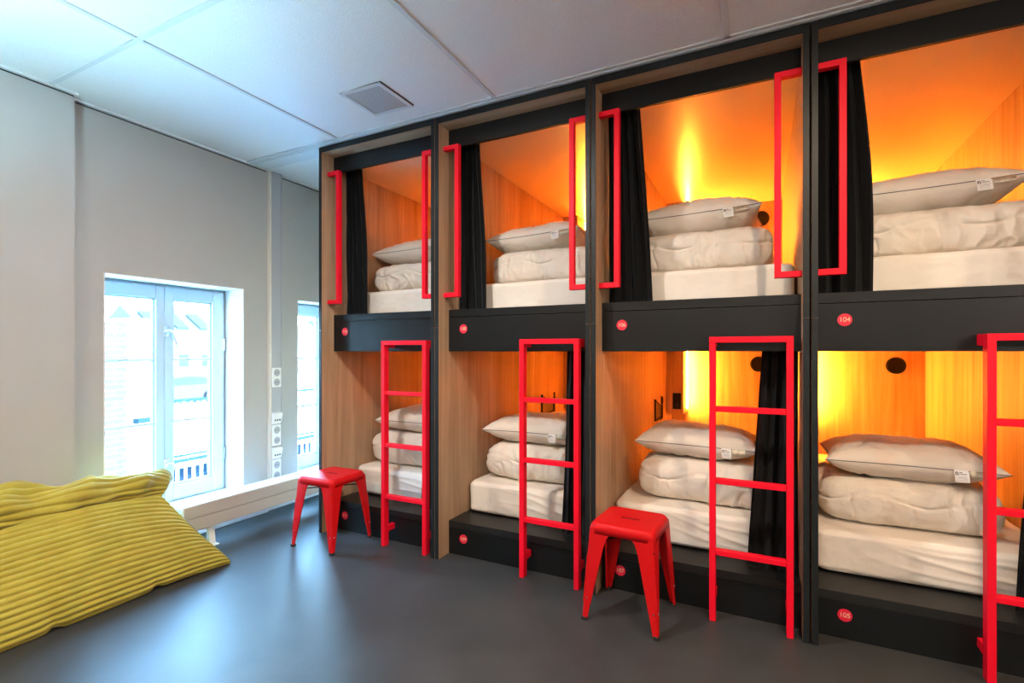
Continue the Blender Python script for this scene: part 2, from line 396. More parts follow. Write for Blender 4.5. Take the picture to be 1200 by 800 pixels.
for yy in (-0.05-0.3, 0.5-0.3):
    B('bracket', [(-0.213, 0.0, yy-0.02, yy+0.02, 0.118, 0.134), (-0.213, -0.206, yy-0.025, yy+0.025, 0.08, 0.16)], M['chrome'], rad, 0.002)

# ---------------------------------------------------------------- ceiling vent
cv = empty('ceiling_vent', (-1.918, -0.308, CEIL+0.004)); tag(cv, 'square perforated metal vent grille set in a ceiling tile', 'vent')
cv.rotation_euler = (0, math.radians(1.1), 0)
h = 0.142
B('vent_frame', [(-h, h, -h, -h+0.022, -0.008, -0.001), (-h, h, h-0.022, h, -0.008, -0.001), (-h, -h+0.022, -h, h, -0.008, -0.001), (h-0.022, h, -h, h, -0.008, -0.001)], M['tbar'], cv, 0.002)
B('perforated_plate', (-h+0.02, h-0.02, -h+0.02, h-0.02, -0.006, -0.002), M['perf'], cv)
B('gap_backing', (-h+0.004, h+0.003, -h+0.004, h-0.004, -0.0015, 0.004), M['ink'], cv)  # black backing, painted in place of the shade in the open gap

# ---------------------------------------------------------------- bunk units
CX = [-2.716, -1.750, -0.783, 0.185]
UW = 0.966
TOPN = ['110', '108', '106', '104']; BOTN = ['111', '109', '107', '105']
def text_mesh(s, size, m, parent, loc):
    cu = bpy.data.curves.new('number', 'FONT'); cu.body = s; cu.size = size; cu.align_x = 'CENTER'; cu.align_y = 'CENTER'; cu.extrude = 0.0004
    cu.space_character = 0.95
    t = bpy.data.objects.new('number_tmp', cu); C.objects.link(t)
    dg = bpy.context.evaluated_depsgraph_get()
    me = bpy.data.meshes.new_from_object(t.evaluated_get(dg)); me.name = 'number'
    bpy.data.objects.remove(t); me.materials.clear(); me.materials.append(m)
    me.transform(Matrix.Rotation(PI/2, 4, 'X'))
    o = bpy.data.objects.new('number', me); C.objects.link(o); o.parent = parent; o.location = loc
    return o
def sign(root, x, z, s):
    bm = bmesh.new(); cyl(bm, (x, 0.1115, z), (x, 0.109, z), 0.027, n=40)
    o = obj('number_sign', bm, M['signred'], root)
    text_mesh(s, 0.029, M['cream'], o, (x-0.0005, 0.1086, z))
def round_vent(root, x, y, z):
    bm = bmesh.new(); n = 36
    prof = [(0.066, 0.0), (0.066, -0.008), (0.058, -0.012), (0.054, -0.010), (0.054, -0.003)]
    rings = [[bm.verts.new((x+r*math.cos(2*PI*i/n), y+d, z+r*math.sin(2*PI*i/n))) for i in range(n)] for r, d in prof]
    for a in range(4):
        for i in range(n): bm.faces.new((rings[a][i], rings[a][(i+1) % n], rings[a+1][(i+1) % n], rings[a+1][i]))
    bm.faces.new(rings[-1])
    for k in range(-4, 5):
        zz = z+k*0.0115; w = math.sqrt(max(0, 0.055**2-(k*0.0115)**2))
        box(bm, x-w, x+w, y-0.009, y-0.003, zz-0.0035, zz+0.0035)
    obj('air_vent', bm, M['vent'], root)
def pocket(root, x, ya, yb, za, zb):
    """net pocket on the left panel"""
    bm = bmesh.new()
    for y in (ya, yb): box(bm, x, x+0.012, y-0.006, y+0.006, za, zb+0.012)
    box(bm, x, x+0.012, ya, yb, za, za+0.006)
    fr = obj('net_pocket', bm, M['vent'], root)
    bm = bmesh.new(); n = 11
    def top(y):
        t = (y-ya)/(yb-ya); return zb-0.045*(1-(2*t-1)**2)
    def X(y):
        t = (y-ya)/(yb-ya); return x+0.012+0.018*(1-(2*t-1)**2)
    ny = 24
    tube(bm, [(X(ya+(yb-ya)*i/ny), ya+(yb-ya)*i/ny, top(ya+(yb-ya)*i/ny)) for i in range(ny+1)], 0.004, 6)
    H = zb-za; L = yb-ya
    for k in range(-8, 17):
        for sgn in (1, -1):
            pts = []
            for j in range(13):
                z = za + H*j/12
                y = ya + k*L/12 + sgn*(z-za)*0.8 + (0 if sgn > 0 else 0.06)
                if ya <= y <= yb and z <= top(y)+0.003: pts.append((X(y), y, z))
                elif len(pts) > 1: break
            if len(pts) > 1: tube(bm, pts, 0.0013, 4)
    obj('net', bm, M['vent'], fr)
LEDS = []
def bar_u(name, x0, x1, z0, z1, yv0, yv1, w, side):
    pass
def make_unit(i):
    cx = CX[i]; n = ['the one beside the window wall', 'second column out from the window wall', 'between columns 108 and 104', 'nearest the camera'][i]
    lab = 'oak and black double-decker capsule bunk column marked %s above and %s below' % (TOPN[i], BOTN[i])
    u = empty('bunk_unit', (cx, 0, 0)); tag(u, lab, 'bunk bed', 'capsule bunk columns')
    x0, x1 = 0.003, 0.963; T = 0.024
    for (za, zb) in ((0.0, 1.3814), (1.3816, 2.632)):
        for (a, b) in ((x0, x0+T), (x1-T, x1)):
            p = B('side_panel', (a, b, 0.005, 2.42, za, zb), M['wood'], u)
            B('edge_band', (a, b, 0.0, 0.005, za+(0.001 if za else 0), zb-(0.001 if za == 0 else 0)), M['blackedge'], p, 0.0015)
    a, b = x0+T, x1-T
    p = B('top_panel', (a, b, 0.005, 2.42, 2.597, 2.632), M['woodh'], u)
    B('edge_band', (a, b, 0.0, 0.005, 2.597, 2.632), M['blackedge'], p)
    B('back_panel', (a, b, 2.402, 2.42, 0.0, 2.597), M['wood'], u)
    B('header', (a, b, 0.112, 0.132, 2.487, 2.597), M['black'], u, 0.001)
    B('ceiling_panel', (a, b, 0.133, 2.402, 2.542, 2.562), M['laminate'], u)
    B('middle_deck', (a, b, 0.132, 2.402, 1.262, 1.489), M['wood'], u)
    B('fascia', (a, b, 0.112, 0.131, 1.240, 1.4475), M['black'], u, 0.001)
    B('fascia_cap', (a, b, 0.111, 0.30, 1.450, 1.495), M['black'], u, 0.0015)
    B('lower_deck', (a, b, 0.132, 2.402, 0.0, 0.1945), M['ledge'], u)
    B('plinth', (a, b, 0.112, 0.131, 0.0, 0.1605), M['black'], u, 0.001)
    B('plinth_cap', (a, b, 0.111, 0.30, 0.162, 0.2), M['ledge'], u, 0.0015)
    sign(u, 0.112+0.022, 1.376, TOPN[i]); sign(u, 0.134 if i != 2 else 0.125, 0.103, BOTN[i])
    round_vent(u, 0.755, 2.402, 1.128); round_vent(u, 0.775, 2.402, 2.395)
    pocket(u, a, 1.55, 1.84, 0.69, 0.85)
    # reading-light housing in the back corner of both berths
    for (za, zb) in ((0.690, 1.262), (1.94, 2.542)):
        hs = B('light_housing', (a, a+0.142, 2.09, 2.402, za, zb), M['wood'], u, 0.001)
        bm = bmesh.new()
        box(bm, a+0.142, a+0.150, 2.325, 2.35, za+0.03, zb-0.012)
        obj('light_strip', bm, M['led'], hs)
        sw = B('switch_plate', (a+0.055, a+0.125, 2.083, 2.09, za+0.045, za+0.185), M['vent'], hs, 0.002)
        bm = bmesh.new(); cyl(bm, (a+0.09, 2.083, za+0.08), (a+0.09, 2.079, za+0.08), 0.017, n=20); obj('usb_outlet', bm, M['darkmetal'], sw)
    # red grab handles on both side panels of the upper berth
    for s, xp in ((1, a), (-1, b)):
        xo = xp + s*0.080; xi = xp + s*0.107
        za, zb = 1.566, 2.478; w = 0.027; y0, y1 = 0.052, 0.084
        bm = bmesh.new()
        if s > 0: out = [(xp, za), (xi, za), (xi, zb), (xp, zb), (xp, zb-w), (xi-w, zb-w), (xi-w, za+w), (xp, za+w)]
        else: out = [(xp, za), (xp, za+w), (xi+w, za+w), (xi+w, zb-w), (xp, zb-w), (xp, zb), (xi, zb), (xi, za)]
        prism(bm, out, 1, y0, y1)
        obj('grab_handle', bm, M['red'], u, 0.0018)
    return u
units = [make_unit(i) for i in range(4)]

# ---------------------------------------------------------------- ladders
NAMES = ['marked 110 and 111', 'marked 108 and 109', 'marked 106 and 107', 'marked 104 and 105']
LX = [(-2.170, -1.822), (-1.192, -0.850), (-0.218, 0.122), (0.752, 1.094)]
for i, (a, b) in enumerate(LX):
    t = empty('bunk_ladder', ((a+b)/2, 0.03, 0)); tag(t, 'red metal three-rung ladder on the bunk column %s' % NAMES[i], 'ladder', 'red bunk ladders')
    W = (b-a)/2; w = 0.027
    for s in (-1, 1):
        xa, xb = (-W, -W+w) if s < 0 else (W-w, W)
        B('rail', (xa, xb, -0.022, 0.022, 0.0, 1.3065-w), M['red'], t, 0.002)
        B('bracket', [(xa, xb, 0.022, 0.0805, 0.085, 0.122)], M['red'], t, 0.002)
        B('bracket', [(xa, xb, 0.022, 0.0815, 1.262, 1.3065)], M['red'], t, 0.002)
    B('top_bar', (-W, W, -0.022, 0.022, 1.3065-w, 1.3065), M['red'], t, 0.002)
    for z in (0.975, 0.643, 0.316):
        B('rung', (-W+w, W-w, -0.018, 0.018, z-0.0125, z+0.0125), M['red'], t, 0.003)

# ---------------------------------------------------------------- stools
def make_stool():
    t = empty('metal_stool', (0, 0, 0))
    H = 0.448; st, sb = 0.145, 0.152
    # seat: rounded square pan with turned-down skirt and a slotted hand hole
    bm = bmesh.new()
    def rsq(h, r, z, n=6):
        pts = []
        for q in range(4):
            cxx = (h-r)*(1 if q in (0, 3) else -1); cyy = (h-r)*(1 if q in (0, 1) else -1)
            for k in range(n+1):
                a = PI/2*q + PI/2*k/n
                pts.append((cxx+r*math.cos(a), cyy+r*math.sin(a), z))
        return pts
    prof = [(sb-0.003, 0.034, H-0.048), (sb, 0.036, H-0.048), (sb-0.001, 0.036, H-0.018), (st, 0.036, H-0.006), (st-0.006, 0.034, H), (st-0.016, 0.03, H), (st-0.020, 0.028, H-0.002)]
    rings = [[bm.verts.new(p) for p in rsq(h, r, z)] for h, r, z in prof]
    n = len(rings[0])
    for a in range(len(rings)-1):
        for k in range(n): bm.faces.new((rings[a][k], rings[a][(k+1) % n], rings[a+1][(k+1) % n], rings[a+1][k]))
    # top with slot: bridge outer ring to a slot ring of same count
    slot = []; L_, r_s = 0.036, 0.011
    for q in range(4):
        for k in range(7):
            a = PI/2*q + PI/2*k/6
            slot.append(((L_ if q in (0, 3) else -L_)+r_s*math.cos(a), r_s*math.sin(a)))
    sr = [bm.verts.new((q[0], q[1], H-0.002)) for q in slot]; sr2 = [bm.verts.new((q[0], q[1], H-0.006)) for q in slot]
    for k in range(n):
        bm.faces.new((rings[-1][k], rings[-1][(k+1) % n], sr[(k+1) % n], sr[k]))
        bm.faces.new((sr[k], sr[(k+1) % n], sr2[(k+1) % n], sr2[k]))
    s_ = obj('seat', bm, M['stoolred'], t, 0, True)
    for p in s_.data.polygons:
        if abs(p.normal.z) > 0.98 or p.center.length < 1e-6 or (abs(p.center.y) < 0.012 and abs(p.center.x) < 0.05): p.use_smooth = False
    bm = bmesh.new(); box(bm, -0.052, 0.052, -0.016, 0.016, H-0.010, H-0.0062); obj('slot_shade', bm, M['ink'], s_)  # black plate under the slot, standing in for the shade inside it
    # legs: folded sheet V section, wide at top, tapering to the foot, with a pressed rib
    for sx, sy in ((1, 1), (-1, 1), (-1, -1), (1, -1)):
        bm = bmesh.new(); N = 10
        secs = []
        for k in range(N+1):
            f = k/N; z = (H-0.022)*(1-f)+0.012*f
            c = 0.1495 + (0.1745-0.1495)*f          # outer corner distance from centre
            wdt = 0.062*(1-f)**0.8 + 0.021 if f < 1 else 0.021
            wdt = max(0.021, 0.088*(1-f)+0.024*f)
            if f < 0.12: wdt += 0.10*(0.12-f)/0.12*0.35
            th = 0.004; r = 0.012*(1-f)+0.006*f
            # outline (in corner frame, + towards outside): L section
            o = [(c, c-wdt), (c, c-r), (c-r*0.3, c-r*0.3), (c-r, c), (c-wdt, c), (c-wdt, c-th-0.006), (c-wdt+0.006, c-th), (c-r-th, c-th), (c-th-r*0.3, c-th-r*0.3), (c-th, c-r-th), (c-th, c-wdt+0.006), (c-th-0.006, c-wdt)]
            secs.append([bm.verts.new((sx*p[0], sy*p[1], z)) for p in o])
        m_ = len(secs[0])
        for k in range(N):
            for j in range(m_): bm.faces.new((secs[k][j], secs[k][(j+1) % m_], secs[k+1][(j+1) % m_], secs[k+1][j]))
        bm.faces.new(secs[0]); bm.faces.new(secs[-1][::-1])
        # pressed rib on the outer corner
        p0 = Vector((sx*0.152, sy*0.152, 0.30)); p1 = Vector((sx*0.1670, sy*0.1670, 0.085))
        cyl(bm, p0, p1, 0.006, 0.005, 10)
        lg = obj('leg', bm, M['stoolred'], t, 0.0015)
        bm = bmesh.new(); c = 0.1650
        box(bm, sx*c-0.0125, sx*c+0.0125, sy*c-0.0125, sy*c+0.0125, 0.0, 0.016)
        obj('rubber_foot', bm, M['rubber'], lg, 0.003)
        bm = bmesh.new(); cc = 0.1650
        for (ddx, ddy) in ((1, 0), (0, 1)):
            p = Vector((sx*(cc+0.004*ddx) - (0 if ddx else sx*0.012), sy*(cc+0.004*ddy) - (0 if ddy else sy*0.012), 0.105))
            cyl(bm, p, p+Vector((sx*ddx, sy*ddy, 0))*0.004, 0.0035, 0.003, 8)
        obj('rivet', bm, M['chrome'], lg)
    bm = bmesh.new()
    cyl(bm, (-0.150, -0.150, H-0.085), (0.150, 0.150, H-0.085), 0.0045, n=8)
    cyl(bm, (-0.150, 0.150, H-0.089), (0.150, -0.150, H-0.089), 0.0045, n=8)
    obj('cross_brace', bm, M['darkmetal'], t)
    return t
def copytree(o, parent=None):
    c = o.copy(); C.objects.link(c)
    if parent is not None: c.parent = parent
    for ch in list(o.children): copytree(ch, c)
    return c
s1 = make_stool(); s2 = copytree(s1)
s1.location = (-0.560, -0.084, 0); s1.rotation_euler = (0, 0, math.radians(-3.5))
s2.location = (-2.503, -0.078, 0); s2.rotation_euler = (0, 0, math.radians(1.0))
tag(s1, 'red metal stool in front of the bunk column marked 106 and 107', 'stool', 'red metal stools')
tag(s2, 'red metal stool beside the radiator in front of the bunk marked 111', 'stool', 'red metal stools')

# ---------------------------------------------------------------- soft things
def sgnpow(v, p): return math.copysign(abs(v)**p, v)
def fbm(p, o=3):
    return noise.fractal(p, 1.0, 2.0, o)
def softbox(name, w, d, h, m, parent=None, nu=90, nz=18, nt=22, round_xy=0.06, round_z=0.04, seed=0, wr=0.004, side_wr=None, stitch=False, bulge=0.0, folds=False):
    """rounded cloth block: loops round the plan outline, stacked from the bottom centre over the rounded rim to the top centre"""
    per = []
    hw, hd = w/2, d/2; r = round_xy
    # perimeter points with density
    L = [2*(hd-r), PI/2*r, 2*(hw-r), PI/2*r]*2
    segs = []
    def addline(p, q, n):
        for k in range(n): segs.append((p[0]+(q[0]-p[0])*k/n, p[1]+(q[1]-p[1])*k/n))
    def addarc(cx, cy, a0, n):
        for k in range(n):
            a = a0+PI/2*k/n; segs.append((cx+r*math.cos(a), cy+r*math.sin(a)))
    nl = max(8, int(nu*w/(w+d))); nd = max(8, int(nu*d/(w+d))); na = 6
    addline((-hw+r, -hd), (hw-r, -hd), nl); addarc(hw-r, -hd+r, -PI/2, na)
    addline((hw, -hd+r), (hw, hd-r), nd); addarc(hw-r, hd-r, 0, na)
    addline((hw-r, hd), (-hw+r, hd), nl); addarc(-hw+r, hd-r, PI/2, na)
    addline((-hw, hd-r), (-hw, -hd+r), nd); addarc(-hw+r, -hd+r, PI, na)
    n = len(segs)
    rz = min(round_z, h/2-1e-4)
    rows = []   # (inset, z)
    for k in range(nt, 0, -1):
        f = k/nt; rows.append(('cap', f, 0.0))
    na2 = 14
    for k in range(na2+1):
        a = -PI/2 + PI/2*k/na2; rows.append(('rim', rz*(1-math.cos(a)), rz+rz*math.sin(a)))
    for k in range(1, nz): rows.append(('rim', 0.0, rz+(h-2*rz)*k/nz))
    for k in range(na2+1):
        a = PI/2*k/na2; rows.append(('rim', rz*(1-math.cos(a)), h-rz+rz*math.sin(a)))
    for k in range(1, nt+1): rows.append(('cap', k/nt, h))
    V = []
    for kind, q, z in rows:
        for (x, y) in segs:
            l = max(1e-6, math.hypot(x, y))
            if kind == 'rim':
                sx = 1-q/hw; sy = 1-q/hd
                X, Y = x*sx, y*sy
            else:
                f = (1-q); sx = (1-rz/hw)*f; sy = (1-rz/hd)*f
                X, Y = x*sx, y*sy
            V.append([X, Y, z])
    V = np.array(V); R_ = len(rows)
    F = []
    for a in range(R_-1):
        for k in range(n):
            F.append((a*n+k, a*n+(k+1) % n, (a+1)*n+(k+1) % n, (a+1)*n+k))
    # displacement
    out = V.copy()
    for idx, (x, y, z) in enumerate(V):
        nx, ny = x/hw, y/hd
        side = 1.0 if 0.02 < z < h-0.02 else 0.5
        p = Vector((x*3+seed*7.1, y*3, z*3))
        dlow = fbm(p*1.3, 2)*wr*1.6
        if side_wr is not None:
            # vertical-ish wrinkles on the sides that fan with height
            q = Vector((x*side_wr+seed*3.3, y*side_wr, z*side_wr*0.35+seed))
            q = q + Vector((1, 1, 0))*fbm(Vector((x*4, y*4, z*9+seed)), 2)*0.9
            rdg = 1-abs(noise.noise(q))*2.2
            dl = wr*0.9*max(-0.3, rdg)*side
        else: dl = 0
        dd = dlow+dl
        if stitch and z > 0.01:
            # wavy quilting groove round the block
            zz = h*0.60 + 0.022*math.sin(x*16+seed*2)+0.012*math.sin(y*20)
            g = math.exp(-((z-zz)/0.0060)**2); dd -= 0.010*g
            for xs in (-0.22, 0.02, 0.24):
                if z < zz: dd -= 0.006*math.exp(-((x-xs-0.01*math.sin(z*40))/0.006)**2)
        if folds and y < -hd+0.06 and z > 0.02:
            for zz0, sl, am in ((0.150, -0.10, 0.0045), (0.105, -0.22, 0.006), (0.060, -0.12, 0.0045)):
                zl = zz0 + sl*(x-0.1) + 0.012*math.sin(x*9+seed*1.7)
                if x > -0.25: dd += am*math.exp(-((z-zl)/0.007)**2)*min(1, (x+0.25)*4)
        if bulge: dd += bulge*(1-(2*z/h-1)**2)
        v = Vector((nx if abs(nx) > 0.75 else nx*0.3, ny if abs(ny) > 0.75 else ny*0.3, (2*z/h-1)*0.9))
        if z < 0.012: dd = min(dd, 0)*0.0; 
        if v.length > 1e-6: v.normalize()
        out[idx] = [x+v.x*dd, y+v.y*dd, min(h, max(0.0, z+v.z*dd)) if z > 0 else 0.0]
    o = npmesh(name, out, F, m, parent)
    return o
def pillow_mesh(w, d, h, seed):
    nu, nv = 74, 56
    V = []; idx = {}
    def prof(u, v):
        return max(0.0, (1-abs(u)**3.4))**0.52*max(0.0, (1-abs(v)**2.7))**0.50
    for side in (1, -1):
        for j in range(nv+1):
            for i in range(nu+1):
                # cluster samples towards the seam
                u = math.sin((2*i/nu-1)*PI/2); v = math.sin((2*j/nv-1)*PI/2)
                if side == -1 and (i in (0, nu) or j in (0, nv)): idx[(side, i, j)] = idx[(1, i, j)]; continue
                pin = 1-0.10*(1-abs(v)**2)*1.0
                X = u*w/2*(1-0.075*(1-v*v)) ; Y = v*d/2*(1-0.085*(1-u*u))
                t = prof(u, v)
                Z = side*h/2*t
                Pn = Vector((X*5+seed*9.7, Y*5, side*1.7))
                # wrinkles running in from the seams
                e = max(abs(u), abs(v))
                wn = noise.noise(Vector((X*26+seed*4+fbm(Pn, 2)*1.5, Y*7, side*3.1+seed)))
                Z += side*t*(fbm(Pn, 3)*0.014 + (1-abs(wn)*2.5)*0.0085)
                if side < 0: Z = max(Z, -h/2*0.93)
                idx[(side, i, j)] = len(V); V.append((X, Y, Z+h/2*0.93))
    F = []
    for side in (1, -1):
        for j in range(nv):
            for i in range(nu):
                q = (idx[(side, i, j)], idx[(side, i+1, j)], idx[(side, i+1, j+1)], idx[(side, i, j+1)])
                F.append(q if side == 1 else q[::-1])
    rim = []
    for i in range(nu): rim.append(V[idx[(1, i, 0)]])
    for j in range(nv): rim.append(V[idx[(1, nu, j)]])
    for i in range(nu, 0, -1): rim.append(V[idx[(1, i, nv)]])
    for j in range(nv, 0, -1): rim.append(V[idx[(1, 0, j)]])
    return V, F, rim
def make_pillow(w, d, h, seed):
    t = empty('pillow')
    V, F, rim = pillow_mesh(w, d, h, seed)
    npmesh('cover', V, F, M['linen'], t)
    bm = bmesh.new(); tube(bm, rim, 0.0020, 5, True); obj('piping', bm, M['piping'], t, 0, True)
    # care tag and sewn label hanging from the front seam, following the front curve
    def front(u):   # rim point at the front for u in -1..1
        X = u*w/2*1.0; Y = -d/2*(1-0.085*(1-u*u)); return X, Y
    def strip(name, u0, u1, drop, m, off):
        bm = bmesh.new(); n = 5; vs = []
        for k in range(n+1):
            f = k/n
            for u in (u0, u1):
                X, Y = front(u)
                # hang down over the lower bulge
                zz = h/2*0.93 + 0.003 - drop*f
                yy = Y - off - 0.010*math.sin(f*1.9)
                vs.append(bm.verts.new((X+0.004*f, yy, zz)))
        for k in range(n): bm.faces.new((vs[2*k], vs[2*k+1], vs[2*k+3], vs[2*k+2]))
        g = bmesh.ops.extrude_face_region(bm, geom=bm.faces[:])
        for v in [q for q in g['geom'] if isinstance(q, bmesh.types.BMVert)]: v.co.y += 0.0009
        return obj(name, bm, m, t)
    tg = strip('care_tag', 0.44, 0.585, 0.052, M['tag'], 0.004)
    strip('sewn_label', 0.60, 0.80, 0.028, M['silver'], 0.003)
    bm = bmesh.new()
    X0, Y0 = front(0.44); X1, Y1 = front(0.585)
    def tp(a, f):
        zz = h/2*0.93+0.003-0.052*f; yy = (Y0+(Y1-Y0)*a) - 0.0047 - 0.010*math.sin(f*1.9); return Vector((X0+(X1-X0)*a+0.004*f, yy, zz))
    def patch(a0, a1, f0, f1):
        q = [tp(a0, f0), tp(a1, f0), tp(a1, f1), tp(a0, f1)]
        bm.faces.new([bm.verts.new(p) for p in q])
    # arch mark (a black arch with two feet), then two short heavy lines and fine print
    for f0, f1, a0, a1 in ((0.14, 0.20, 0.11, 0.24), (0.18, 0.36, 0.08, 0.14), (0.18, 0.36, 0.21, 0.27), (0.30, 0.40, 0.07, 0.155), (0.30, 0.40, 0.20, 0.285)): patch(a0, a1, f0, f1)
    x = 0.34
    for wch in (0.06, 0.05, 0.07): patch(x, x+wch, 0.15, 0.21); x += wch+0.015
    x = 0.34
    for wch in (0.06, 0.05, 0.08, 0.05, 0.06, 0.07, 0.05): patch(x, x+wch, 0.28, 0.335); x += wch+0.014
    obj('print', bm, M['ink'], tg)
    bm = bmesh.new()
    for f in (0.48, 0.58, 0.66, 0.80):
        x = 0.12 if f != 0.58 else 0.22
        while x < 0.8:
            wch = random.uniform(0.03, 0.09); patch(x, x+wch, f, f+0.03); x += wch+0.02
    obj('fine_print', bm, M['inkgrey'], tg)
    return t

UP = 1.495; LO = 0.20
desc = {('U', 0): 'the upper bunk marked 110', ('U', 1): 'the upper bunk marked 108', ('U', 2): 'the upper bunk marked 106', ('U', 3): 'the upper bunk marked 104',
        ('L', 0): 'the lower bunk marked 111', ('L', 1): 'the lower bunk marked 109', ('L', 2): 'the lower bunk marked 107', ('L', 3): 'the lower bunk marked 105'}
# mattresses
mats = {}
for lv, z, hh in (('U', UP, 0.178), ('L', LO, 0.198)):
    for i in range(4):
        o = softbox('mattress', 0.885, 2.05, hh, M['sheet'], None, nu=150, nz=22, nt=12, round_xy=0.045, round_z=0.030, seed=i+(4 if lv == 'U' else 0), wr=0.0045, side_wr=11, folds=(lv == 'L'))
        o.location = (CX[i]+0.483, 0.315+1.025, z+0.0005)
        tag(o, 'mattress in a fitted cream sheet in %s' % desc[(lv, i)], 'mattress', 'bunk mattresses')
# folded duvets: (x0,x1,y0,zbase,h,rot)
DU = {('U', 0): (-2.625, -1.93, 0.425, 1.675, 0.215, 0), ('U', 1): (-1.612, -0.90, 0.415, 1.675, 0.215, 0), ('U', 2): (-0.665, 0.035, 0.40, 1.675, 0.225, 0), ('U', 3): (0.30, 1.085, 0.385, 1.675, 0.215, 0),
      ('L', 0): (-2.640, -1.93, 0.425, 0.40, 0.235, 0), ('L', 1): (-1.665, -0.94, 0.435, 0.40, 0.225, 0), ('L', 2): (-0.640, 0.085, 0.435, 0.40, 0.225, 0), ('L', 3): (0.262, 0.965, 0.445, 0.40, 0.215, 0)}
for k, (key, (x0, x1, y0, z, hh, rot)) in enumerate(DU.items()):
    w = x1-x0; d = 0.56
    o = softbox('folded_duvet', w, d, hh, M['linen'], None, nu=320, nz=22, nt=12, round_xy=0.07, round_z=hh*0.40, seed=k+20, wr=0.0115, side_wr=15, stitch=True)
    o.location = ((x0+x1)/2, y0+d/2, z); o.rotation_euler = (0, 0, math.radians(rot))
    tag(o, 'folded white quilted duvet lying on the mattress of %s' % desc[key], 'duvet', 'folded duvets')
# pillows: (x0,x1,ycentre,z base,h,yaw,roll)
PI_ = {('U', 0): (-2.655, -2.01, 0.70, 1.885, 0.185, 0, -1.5), ('U', 1): (-1.655, -1.00, 0.70, 1.885, 0.188, 0, -2.0), ('U', 2): (-0.680, 0.005, 0.70, 1.890, 0.205, 0, -1.6), ('U', 3): (0.34, 1.045, 0.68, 1.882, 0.200, 0, -1.5),
       ('L', 0): (-2.625, -1.96, 0.70, 0.625, 0.180, 0, 0), ('L', 1): (-1.685, -1.02, 0.70, 0.615, 0.190, 0, 0), ('L', 2): (-0.670, -0.015, 0.71, 0.618, 0.180, 0, 1.0), ('L', 3): (0.290, 0.975, 0.70, 0.607, 0.185, -2, 0)}
for k, (key, (x0, x1, yc, z, hh, yaw, roll)) in enumerate(PI_.items()):
    t = make_pillow(x1-x0, 0.50, hh, k+1)
    z = DU[key][3]+DU[key][4]+0.001+abs(math.sin(math.radians(roll)))*(x1-x0)*0.42
    t.location = ((x0+x1)/2, yc, z); t.rotation_euler = (0, math.radians(roll), math.radians(yaw))
    tag(t, 'plump white pillow on the folded duvet in %s' % desc[key], 'pillow', 'pillows on the folded duvets')

# ---------------------------------------------------------------- curtains
def curtain(xa_top, xb_top, xa_bot, xb_bot, z0, z1, nf, seed, label, belly=0.0):
    """gathered curtain between two edges; pleats run vertically"""
    nx, nz = nf*14, 40
    V = []; rnd = random.Random(seed); ph = [rnd.uniform(-0.6, 0.6) for _ in range(nf+2)]; am = [rnd.uniform(0.75, 1.2) for _ in range(nf+2)]
    x_c, z_c = (xa_top+xb_top)/2, z0
    for th in (0, 1):
        for j in range(nz+1):
            f = j/nz; z = z0+(z1-z0)*f           # f=1 top
            g = (1-f)
            ea = xa_top+(xa_bot-xa_top)*g; eb = xb_top+(xb_bot-xb_top)*g
            bow = belly*math.sin(PI*f)
            if abs(xb_bot-xb_top) > abs(xa_bot-xa_top): eb += bow
            else: ea -= bow
            for i in range(nx+1):
                s = i/nx; k = min(nf-1, int(s*nf))
                A = (0.030*am[k]*(0.75+0.25*f))
                y = 0.212 + A*math.sin(s*nf*2*PI + 0.5*math.sin(f*3+ph[k])) + 0.006*math.sin(f*7+s*11+seed)
                x = ea+(eb-ea)*s + 0.006*math.sin(s*nf*4*PI)
                V.append((x-x_c, y-0.212+(0.002 if th else 0), z-z_c))
    F = []; n1 = (nx+1)*(nz+1)
    for j in range(nz):
        for i in range(nx):
            a = j*(nx+1)+i; q = (a, a+1, a+nx+2, a+nx+1); F.append(q); F.append(tuple(v+n1 for v in q[::-1]))
    for j in range(nz):
        for i in (0, nx):
            a = j*(nx+1)+i; F.append((a, a+nx+1, a+nx+1+n1, a+n1))
    for i in range(nx):
        for j in (0, nz):
            a = j*(nx+1)+i; F.append((a, a+1, a+1+n1, a+n1))
    o = npmesh('curtain', V, F, M['curtain']); o.location = (x_c, 0.222, z_c)
    tag(o, label, 'curtain', 'black bunk curtains'); return o
for i in range(4):
    L = CX[i]+0.027+0.006
    top = [0.155, 0.150, 0.172, 0.178][i]; bot = [0.215, 0.205, 0.243, 0.226][i]
    curtain(L, CX[i]+0.027+top, L, CX[i]+0.027+bot, UP+0.004, 2.538, 4, i, 'black curtain drawn aside at the grab handle of %s' % desc[('U', i)], belly=[0.0, 0.006, 0.004, 0.02][i])
    Rr = CX[i]+0.939-0.006
    topw = [0.19, 0.178, 0.155, 0.16][i]; botw = [0.240, 0.212, 0.222, 0.222][i]
    curtain(CX[i]+0.939-topw, Rr, CX[i]+0.939-botw, Rr, LO+0.004, 1.258, 4, i+10, 'black curtain hanging behind the ladder in %s' % desc[('L', i)])

